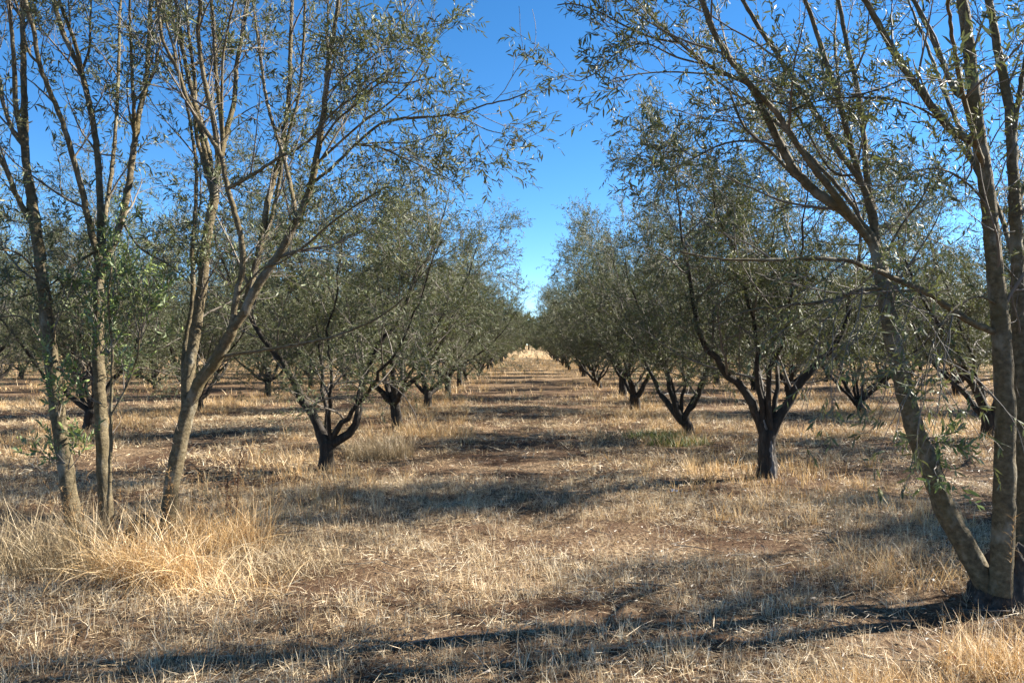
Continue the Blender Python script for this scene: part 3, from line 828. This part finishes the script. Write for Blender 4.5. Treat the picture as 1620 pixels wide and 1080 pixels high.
# ------------------------------------------------------------------ grass, stubble and straw litter
def blades(geo, x, y, z, L, W, az, lean, bend, nseg, tone):
    """n tapered blades; lean and bend in radians from upright"""
    n = len(x)
    p = np.stack([x, y, z], 1)
    h = np.stack([np.cos(az), np.sin(az), np.zeros(n)], 1)
    s = np.stack([-np.sin(az), np.cos(az), np.zeros(n)], 1)
    tw = rng.uniform(-0.9, 0.9, n)[:, None]
    rows = []
    for k in range(nseg + 1):
        t = k / nseg
        if k:
            a = (lean + bend * (k - 0.5) / nseg)[:, None]
            p = p + (h * np.sin(a) + np.array([[0, 0, 1.0]]) * np.cos(a)) * (L / nseg)[:, None]
        a = (lean + bend * t)[:, None]
        up = -h * np.cos(a) + np.array([[0, 0, 1.0]]) * np.sin(a)
        sd = s * np.cos(tw) + up * np.sin(tw)
        w = (W * 0.5 * (1 - 0.75 * t))[:, None]
        if k < nseg:
            rows += [p - sd * w, p + sd * w]
        else:
            rows += [p]
    V = np.stack(rows, 1); m = 2 * nseg + 1
    b_ = np.arange(n)[:, None] * m
    Q = [b_ + np.array([[2 * k, 2 * k + 1, 2 * k + 3, 2 * k + 2]]) for k in range(nseg - 1)]
    T = b_ + np.array([[2 * nseg - 2, 2 * nseg - 1, 2 * nseg]])
    geo.add(V, np.concatenate(Q) if Q else None, T, np.repeat(tone, m))

def wedge(n, d0, d1, margin=1.25, power=1.0):
    """points over the ground seen from the alley and some way to either side, between two distances"""
    u = rng.uniform(0, 1, n)
    d = np.sqrt(d0 * d0 + (d1 * d1 - d0 * d0) * u ** power)
    return rng.uniform(-0.68, 0.66, n) * d * margin, d

ROWX = np.array([L1X - 5.4 * k for k in range(6)] + [R1X + 5.1 * k for k in range(6)])
def row_near(x):
    return np.exp(-(np.abs(x[:, None] - ROWX[None]).min(1) / 0.95) ** 2)

def cover(x, y):
    """0 bare soil to 1 thick straw"""
    bare = np.exp(-((x + 0.1 - 0.35 * np.sin(y * 0.4)) / 1.1) ** 2) * np.clip((y - 6.0) / 2.0, 0, 1) * np.clip((24 - y) / 8.0, 0, 1)
    return np.clip((fbm(x * 0.9, y * 0.9, 21) - 0.365 - 0.12 * bare) * 4.5, 0, 1)

# flattened straw, mown and lying in all directions
g = Geo()
for n, d0, d1, w, ns in ((150000, 3.0, 9.0, 0.0029, 2), (110000, 9.0, 20.0, 0.009, 1)):
    x, y = wedge(n, d0, d1)
    m = rng.uniform(0, 1, n) < 0.16 + 0.84 * cover(x, y)
    x, y = x[m], y[m]; n = len(x)
    L = rng.gamma(3, 0.024, n).clip(0.02, 0.3) * (1.0 if d0 < 5 else 1.3)
    lie = rng.uniform(1.15, 1.62, n)
    blades(g, x, y, ground_z(x, y) + rng.uniform(0.002, 0.035, n), L, rng.uniform(0.6, 1.3, n) * w, rng.uniform(0, 6.283, n), lie, rng.normal(0.1, 0.25, n), ns,
           np.clip(rng.beta(1.2, 1.2, n) * 0.85 + 0.3 * (cover(x * 2.3 + 9, y * 2.3) - 0.3), 0, 1))
tag(link('straw_litter', g.mesh('straw_litter', False, 'tone'), M_STRAW), 'pale flattened straw lying all over the alley floor', 'straw', kind='stuff')

# fallen olive leaves and prunings trodden into the straw
M_LITTER = straw_material('fallen_olive_leaf', [(0.0, (0.035, 0.024, 0.016)), (0.5, (0.09, 0.06, 0.035)), (0.8, (0.17, 0.13, 0.08)), (1.0, (0.26, 0.23, 0.17))], 0.0)
g = Geo()
x, y = wedge(26000, 3.0, 12.0); n = len(x)
blades(g, x, y, ground_z(x, y) + rng.uniform(0.008, 0.045, n), rng.uniform(0.02, 0.06, n), rng.uniform(0.005, 0.012, n), rng.uniform(0, 6.283, n), rng.uniform(1.2, 1.7, n), rng.normal(0.1, 0.3, n), 2, rng.uniform(0, 1, n))
tag(link('leaf_litter', g.mesh('leaf_litter', False, 'tone'), M_LITTER), 'small brown fallen olive leaves mixed into the straw on the ground', 'leaf litter', kind='stuff')
g = Geo()
x, y = wedge(420, 3.2, 14.0); n = len(x)
a = rng.uniform(0, 6.283, n)
tw_ = grow(np.stack([x, y, ground_z(x, y) + 0.03], 1), np.stack([np.cos(a), np.sin(a), np.zeros(n)], 1), rng.uniform(0.1, 0.45, n), 6, 0.10, 0.0)
tw_[:, :, 2] = ground_z(tw_[:, :, 0], tw_[:, :, 1]) + 0.02 + rng.uniform(0, 0.02, (n, 1))
tubes(g, tw_, rng.uniform(0.002, 0.0055, n)[:, None] * np.linspace(1, 0.5, 7)[None], 4)
tag(link('fallen_twigs', g.mesh('fallen_twigs', True), M_TWIG), 'thin fallen twigs scattered over the straw', 'twigs', kind='stuff')

def tufts(geo, cx, cy, n_per, spread, Lr, W, lean, bend, nseg, tone_c, tone_s=0.2):
    n = len(cx); idx = np.repeat(np.arange(n), n_per); M = len(idx)
    az = rng.uniform(0, 6.283, M); rr = np.abs(rng.normal(0, 1, M)) * spread
    x = cx[idx] + np.cos(az) * rr; y = cy[idx] + np.sin(az) * rr
    size = rng.uniform(0.65, 1.35, n)[idx]
    L = rng.uniform(Lr[0], Lr[1], M) * size
    blades(geo, x, y, ground_z(x, y) - 0.005, L, W * rng.uniform(0.6, 1.3, M), az + rng.normal(0, 0.5, M), np.abs(rng.normal(lean, 0.22, M)), rng.normal(bend, 0.35, M), nseg,
           np.clip(tone_c[idx] + rng.normal(0, tone_s, M), 0, 1))

# short stubble tufts on the alley and between the rows
g = Geo()
x, y = wedge(10000, 3.0, 9.5); m = rng.uniform(0, 1, len(x)) < 0.08 + 0.92 * cover(x, y) ** 1.5
tufts(g, x[m], y[m], 13, 0.03, (0.03, 0.13), 0.0030, 0.34, 0.3, 2, rng.uniform(0.3, 0.95, m.sum()), 0.25)
x, y = wedge(9500, 9.5, 24); m = rng.uniform(0, 1, len(x)) < 0.12 + 0.88 * cover(x, y) ** 1.5
tufts(g, x[m], y[m], 10, 0.07, (0.05, 0.16), 0.009, 0.5, 0.3, 1, rng.uniform(0.3, 0.8, m.sum()))
tag(link('dry_stubble', g.mesh('dry_stubble', False, 'tone'), M_STRAW), 'short dry stubble tufts across the mown alley floor', 'grass', kind='stuff')

# taller golden grass left standing along the tree rows and in the far alley
g = Geo()
x, y = wedge(9000, 7.0, 24, 1.25); m = rng.uniform(0, 1, len(x)) < row_near(x) * np.clip(fbm(x * 0.7, y * 0.7, 31) * 2.6 - 0.55, 0, 1)
tufts(g, x[m], y[m], 17, 0.07, (0.06, 0.24), 0.0065, 0.28, 0.35, 3, rng.uniform(0.3, 0.8, m.sum()))
x, y = wedge(7500, 22, 60, 1.2); m = rng.uniform(0, 1, len(x)) < 0.25 + 0.6 * row_near(x)
tufts(g, x[m], y[m], 10, 0.16, (0.10, 0.30), 0.017, 0.4, 0.3, 2, rng.uniform(0.3, 0.85, m.sum()))
x, y = wedge(4500, 58, 120, 1.1)
tufts(g, x, y, 8, 0.35, (0.12, 0.32), 0.045, 0.5, 0.3, 1, rng.uniform(0.35, 0.9, len(x)))
tag(link('golden_grass', g.mesh('golden_grass', False, 'tone'), M_GOLD), 'golden dry grass standing along the tree rows', 'grass', kind='stuff')

def grass_clump(label, cx, cy, rx, ry, n, Lr, W, lean, bend, tone, mat, heads=0, flow=None):
    """one patch of long dead grass as a thing of its own"""
    root = bpy.data.objects.new('grass_clump', None); COL.objects.link(root); root.empty_display_size = 0.2
    root.location = (cx, cy, float(ground_z(cx, cy)))
    tag(root, label, 'grass', 'long dry grass clumps')
    g = Geo()
    a = rng.uniform(0, 6.283, n); r = np.sqrt(rng.uniform(0, 1, n))
    x = np.cos(a) * r * rx; y = np.sin(a) * r * ry
    az = rng.uniform(0, 6.283, n) if flow is None else rng.normal(flow, 0.8, n)
    z = ground_z(x + cx, y + cy) - root.location.z - 0.01
    blades(g, x, y, z, rng.uniform(Lr[0], Lr[1], n), W * rng.uniform(0.6, 1.35, n), az, np.abs(rng.normal(lean, 0.3, n)), np.abs(rng.normal(bend, 0.8, n)), 5, np.clip(rng.normal(tone, 0.3, n), 0, 1))
    o = link('blades', g.mesh('grass_blades', False, 'tone'), mat, root); o['kind'] = 'stuff'
    if heads:
        g = Geo(); st = []
        for k in range(heads):
            aa = rng.uniform(0, 6.283); rr = math.sqrt(rng.uniform(0, 1))
            p0 = np.array([[math.cos(aa) * rr * rx, math.sin(aa) * rr * ry, 0.0]])
            st.append(grow(p0, np.array([[rng.normal(0, 0.25), rng.normal(0, 0.25), 1.0]]), np.array([rng.uniform(0.45, 0.85)]), 9, 0.05, -0.03)[0])
        st = np.array(st)
        tubes(g, st, np.repeat(np.linspace(0.0018, 0.0011, 10)[None], heads, 0), 3, cap=False)
        hp = st[:, 6:]
        n_h = 34; idx = np.repeat(np.arange(heads), n_h); M = len(idx)
        t = rng.uniform(0, 1, M) * (hp.shape[1] - 1.01); i = t.astype(int); w = (t - i)[:, None]
        pos = hp[idx, i] * (1 - w) + hp[idx, i + 1] * w
        blades(g, pos[:, 0], pos[:, 1], pos[:, 2], rng.uniform(0.03, 0.08, M), np.full(M, 0.0022), rng.uniform(0, 6.283, M), rng.uniform(0.2, 1.0, M), rng.uniform(0.8, 1.8, M), 3, np.clip(rng.normal(0.3, 0.2, M), 0, 1))
        link('seed_heads', g.mesh('seed_heads', False, 'tone'), M_GOLD, root)['kind'] = 'stuff'
    return root

def at(px, py):
    return on_ground(px, py)

x, y = at(235, 925)
grass_clump('pale arching grass swept over in front of the left stump', x, y, 0.46, 0.2, 800, (0.3, 0.7), 0.0042, 0.34, 1.4, 0.8, M_GOLD, 16)
x, y = at(225, 925)
grass_clump('golden straw sheaf bowed towards the viewer before the left stump', x, y, 0.38, 0.14, 600, (0.35, 0.78), 0.0042, 0.42, 1.35, 0.72, M_GOLD, 0, -1.35)
x, y = at(60, 900)
grass_clump('grey-gold upright grass at the far left edge beside the stems', x, y, 0.6, 0.4, 2000, (0.25, 0.62), 0.0038, 0.22, 0.7, 0.45, M_GREY, 8)
x, y = at(345, 870)
grass_clump('tawny tangled grass right of the left tree stems', x, y, 0.42, 0.3, 1300, (0.2, 0.55), 0.0038, 0.33, 0.9, 0.5, M_GOLD, 6)
x, y = at(330, 945)
grass_clump('bleached grass lying flat and sunlit before the left tree', x, y, 0.5, 0.16, 450, (0.2, 0.5), 0.0038, 0.8, 0.8, 0.8, M_GOLD)
x, y = at(600, 722)
grass_clump('soft greyish grass tussock right of the dark V-shaped olive', x, y, 0.5, 0.4, 1500, (0.2, 0.5), 0.005, 0.28, 0.5, 0.45, M_GREY)
x, y = at(690, 690)
grass_clump('golden grass patch by the second olive left of the alley', x, y, 0.7, 0.45, 900, (0.15, 0.36), 0.007, 0.3, 0.4, 0.6, M_GOLD)
x, y = at(1590, 1055)
grass_clump('bright golden grass in the bottom right corner below the stump', x, y, 0.36, 0.24, 1200, (0.10, 0.34), 0.0034, 0.3, 0.5, 0.65, M_GOLD, 4)
x, y = at(1385, 1085)
grass_clump('short golden grass along the bottom edge right of centre', x, y, 0.42, 0.16, 700, (0.08, 0.24), 0.0034, 0.3, 0.45, 0.62, M_GOLD)
x, y = at(1410, 905)
grass_clump('thin straw coloured grass left of the right front stump', x, y, 0.6, 0.42, 900, (0.12, 0.34), 0.0032, 0.45, 0.4, 0.6, M_GOLD)
x, y = at(455, 900)
grass_clump('dull straw grass in shade between left tree and alley', x, y, 0.5, 0.3, 600, (0.15, 0.38), 0.0036, 0.5, 0.7, 0.5, M_GREY)
x, y = at(1310, 690)
grass_clump('yellow grass patch right of the pale-wooded olive trunk', x, y, 0.9, 0.5, 900, (0.12, 0.32), 0.007, 0.3, 0.4, 0.6, M_GOLD)

# green weeds at the foot of the third right-hand olive
for px, py, lab in ((1035, 694, 'low green weed patch under the second olive right of the alley'), (1075, 703, 'yellow-green weed patch with golden tips right of the greener one')):
    x, y = at(px, py)
    root = bpy.data.objects.new('green_weed', None); COL.objects.link(root); root.location = (x, y, float(ground_z(x, y))); root.empty_display_size = 0.2
    tag(root, lab, 'weed', 'green weeds under the olives')
    n = 420; a = rng.uniform(0, 6.283, n); r = np.sqrt(rng.uniform(0, 1, n))
    g = Geo()
    blades(g, np.cos(a) * r * 0.55, np.sin(a) * r * 0.35, np.full(n, -0.01), rng.uniform(0.08, 0.24, n), np.full(n, 0.011), rng.uniform(0, 6.283, n), np.abs(rng.normal(0.4, 0.2, n)), rng.normal(0.5, 0.3, n), 3, np.clip(rng.normal(0.5 if px < 1050 else 0.75, 0.2, n), 0, 1))
    link('leaves', g.mesh('weed_leaves', False, 'tone'), M_WEED, root)['kind'] = 'stuff'

# dead brown dock standing right of the left tree
for px, py, top, lab in ((372, 860, 712, 'tall dead brown weed with clustered seed heads right of left tree'), (352, 862, 765, 'shorter dead brown weed leaning beside the tall one')):
    x, y = at(px, py); H = (py - top) / FPX * y
    root = bpy.data.objects.new('dead_weed', None); COL.objects.link(root); root.location = (x, y, float(ground_z(x, y))); root.empty_display_size = 0.2
    tag(root, lab, 'weed', 'dead brown weeds')
    st = grow(np.zeros((1, 3)), np.array([[rng.normal(0, 0.06), 0, 1.0]]), np.array([H]), 14, 0.025, 0.02)
    r = np.linspace(0.004, 0.0018, 15)[None]
    g = Geo(); tubes(g, st, r, 5)
    br, rr = children(st, r, 8, 0.35, 1.0, (25, 50), (0.08, 0.2), 5, 0.06, 0.1, 0.6, 0.0012, 0.2, 0.4)
    tubes(g, br, rr, 4); link('stalk', g.mesh('stalk', True, 'tone'), M_BROWN, root)
    for tip in list(br) + [st[0, -6:]]:
        g = Geo(); M = 34; t = rng.uniform(0.25, 1, M) * (len(tip) - 1.01); i = t.astype(int); w = (t - i)[:, None]
        pos = tip[i] * (1 - w) + tip[i + 1] * w + rng.normal(0, 0.005, (M, 3))
        blades(g, pos[:, 0], pos[:, 1], pos[:, 2], rng.uniform(0.008, 0.018, M), np.full(M, 0.010), rng.uniform(0, 6.283, M), rng.uniform(0.3, 1.6, M), rng.uniform(0, 0.6, M), 2, rng.uniform(0, 1, M))
        link('seed_head', g.mesh('seed_head', False, 'tone'), M_BROWN, root)['kind'] = 'stuff'

# ------------------------------------------------------------------ far wood beyond the orchard
g = Geo(); gt = Geo()
n_t = 190
ang = np.linspace(-0.80, 0.80, n_t) + rng.normal(0, 0.003, n_t)
dist = rng.uniform(215, 265, n_t)
tx, ty = np.sin(ang) * dist, np.cos(ang) * dist
th_ = rng.uniform(6.0, 11.0, n_t)
tpts = np.stack([np.stack([tx + rng.normal(0, 0.3, n_t) * k, ty, th_ * 0.8 * k / 4 - 0.2], 1) for k in range(5)], 1)
tubes(gt, tpts, np.repeat(np.linspace(0.3, 0.1, 5)[None], n_t, 0), 5)
NC = 170
idx = np.repeat(np.arange(n_t), NC); M = len(idx)
v = nrm(rng.normal(0, 1, (M, 3))) * rng.uniform(0.35, 1, M)[:, None] ** 0.5
lump = 1 + 0.3 * np.sin(v[:, :1] * 5 + idx[:, None]) * np.cos(v[:, 2:] * 4 + idx[:, None] * 2)
pos = np.stack([tx[idx], ty[idx], th_[idx] * 0.56], 1) + v * lump * np.stack([th_[idx] * 0.42, th_[idx] * 0.42, th_[idx] * 0.44], 1)
d = nrm(rng.normal(0, 1, (M, 3))); s = nrm(np.cross(d, rng.normal(0, 1, (M, 3))))
Ls = rng.uniform(0.7, 1.6, M)[:, None]
V = np.stack([pos - d * Ls, pos + s * Ls * 0.5, pos + d * Ls, pos - s * Ls * 0.5], 1)
b_ = np.arange(M)[:, None] * 4
g.add(V, None, np.concatenate([b_ + np.array([[0, 1, 2]]), b_ + np.array([[0, 2, 3]])]), np.repeat(rng.uniform(0, 0.8, M), 4))
wood = bpy.data.objects.new('far_wood', None); COL.objects.link(wood); wood.location = (0, 240, 0)
tag(wood, 'dark belt of trees on the horizon beyond the orchard', 'wood', kind='stuff')
for nm, gg, mt, sm in (('trunks', gt, M_DARKBARK, True), ('crowns', g, M_LEAF, False)):
    gg.V = [vv - np.array([0, 240.0, 0]) for vv in gg.V]
    link(nm, gg.mesh(nm, sm, 'tone'), mt, wood)['kind'] = 'stuff'

# ------------------------------------------------------------------ small litter
def scrap(name, label, cat, px, py, size, mat_, seed):
    r_ = np.random.default_rng(seed); x, y = at(px, py)
    n = 5; V = []
    for j in range(n):
        for i in range(n):
            V.append([(i / (n - 1) - 0.5) * size * 1.6 + r_.normal(0, size * 0.06), (j / (n - 1) - 0.5) * size + r_.normal(0, size * 0.06), 0.03 + abs(r_.normal(0, size * 0.25))])
    Q = [[j * n + i, j * n + i + 1, (j + 1) * n + i + 1, (j + 1) * n + i] for j in range(n - 1) for i in range(n - 1) if not (r_.uniform() < 0.12)]
    V = np.array(V)
    Vt = np.concatenate([V, V - np.array([0, 0, 0.0012])])
    Q = np.array(Q); Q = np.concatenate([Q, Q[:, ::-1] + n * n])
    o = link(name, mesh_from(name, Vt, Q, attrs={'tone': r_.uniform(0, 1, len(Vt))}), mat_)
    o.location = (x, y, float(ground_z(x, y))); o.rotation_euler = (0, 0, r_.uniform(0, 3))
    tag(o, label, cat)
m, nt, b = new_mat('white_paper'); b.inputs['Base Color'].default_value = (0.72, 0.74, 0.78, 1); b.inputs['Roughness'].default_value = 0.7
M_PAPER = m
scrap('paper_scrap', 'small crumpled white scrap lying in shade left of the pale-wooded olive', 'litter', 1066, 782, 0.05, M_PAPER, 4)
scrap('fallen_leaf', 'small red dead leaf on the straw at the lower right', 'leaf', 1495, 1037, 0.03, M_RED, 6)
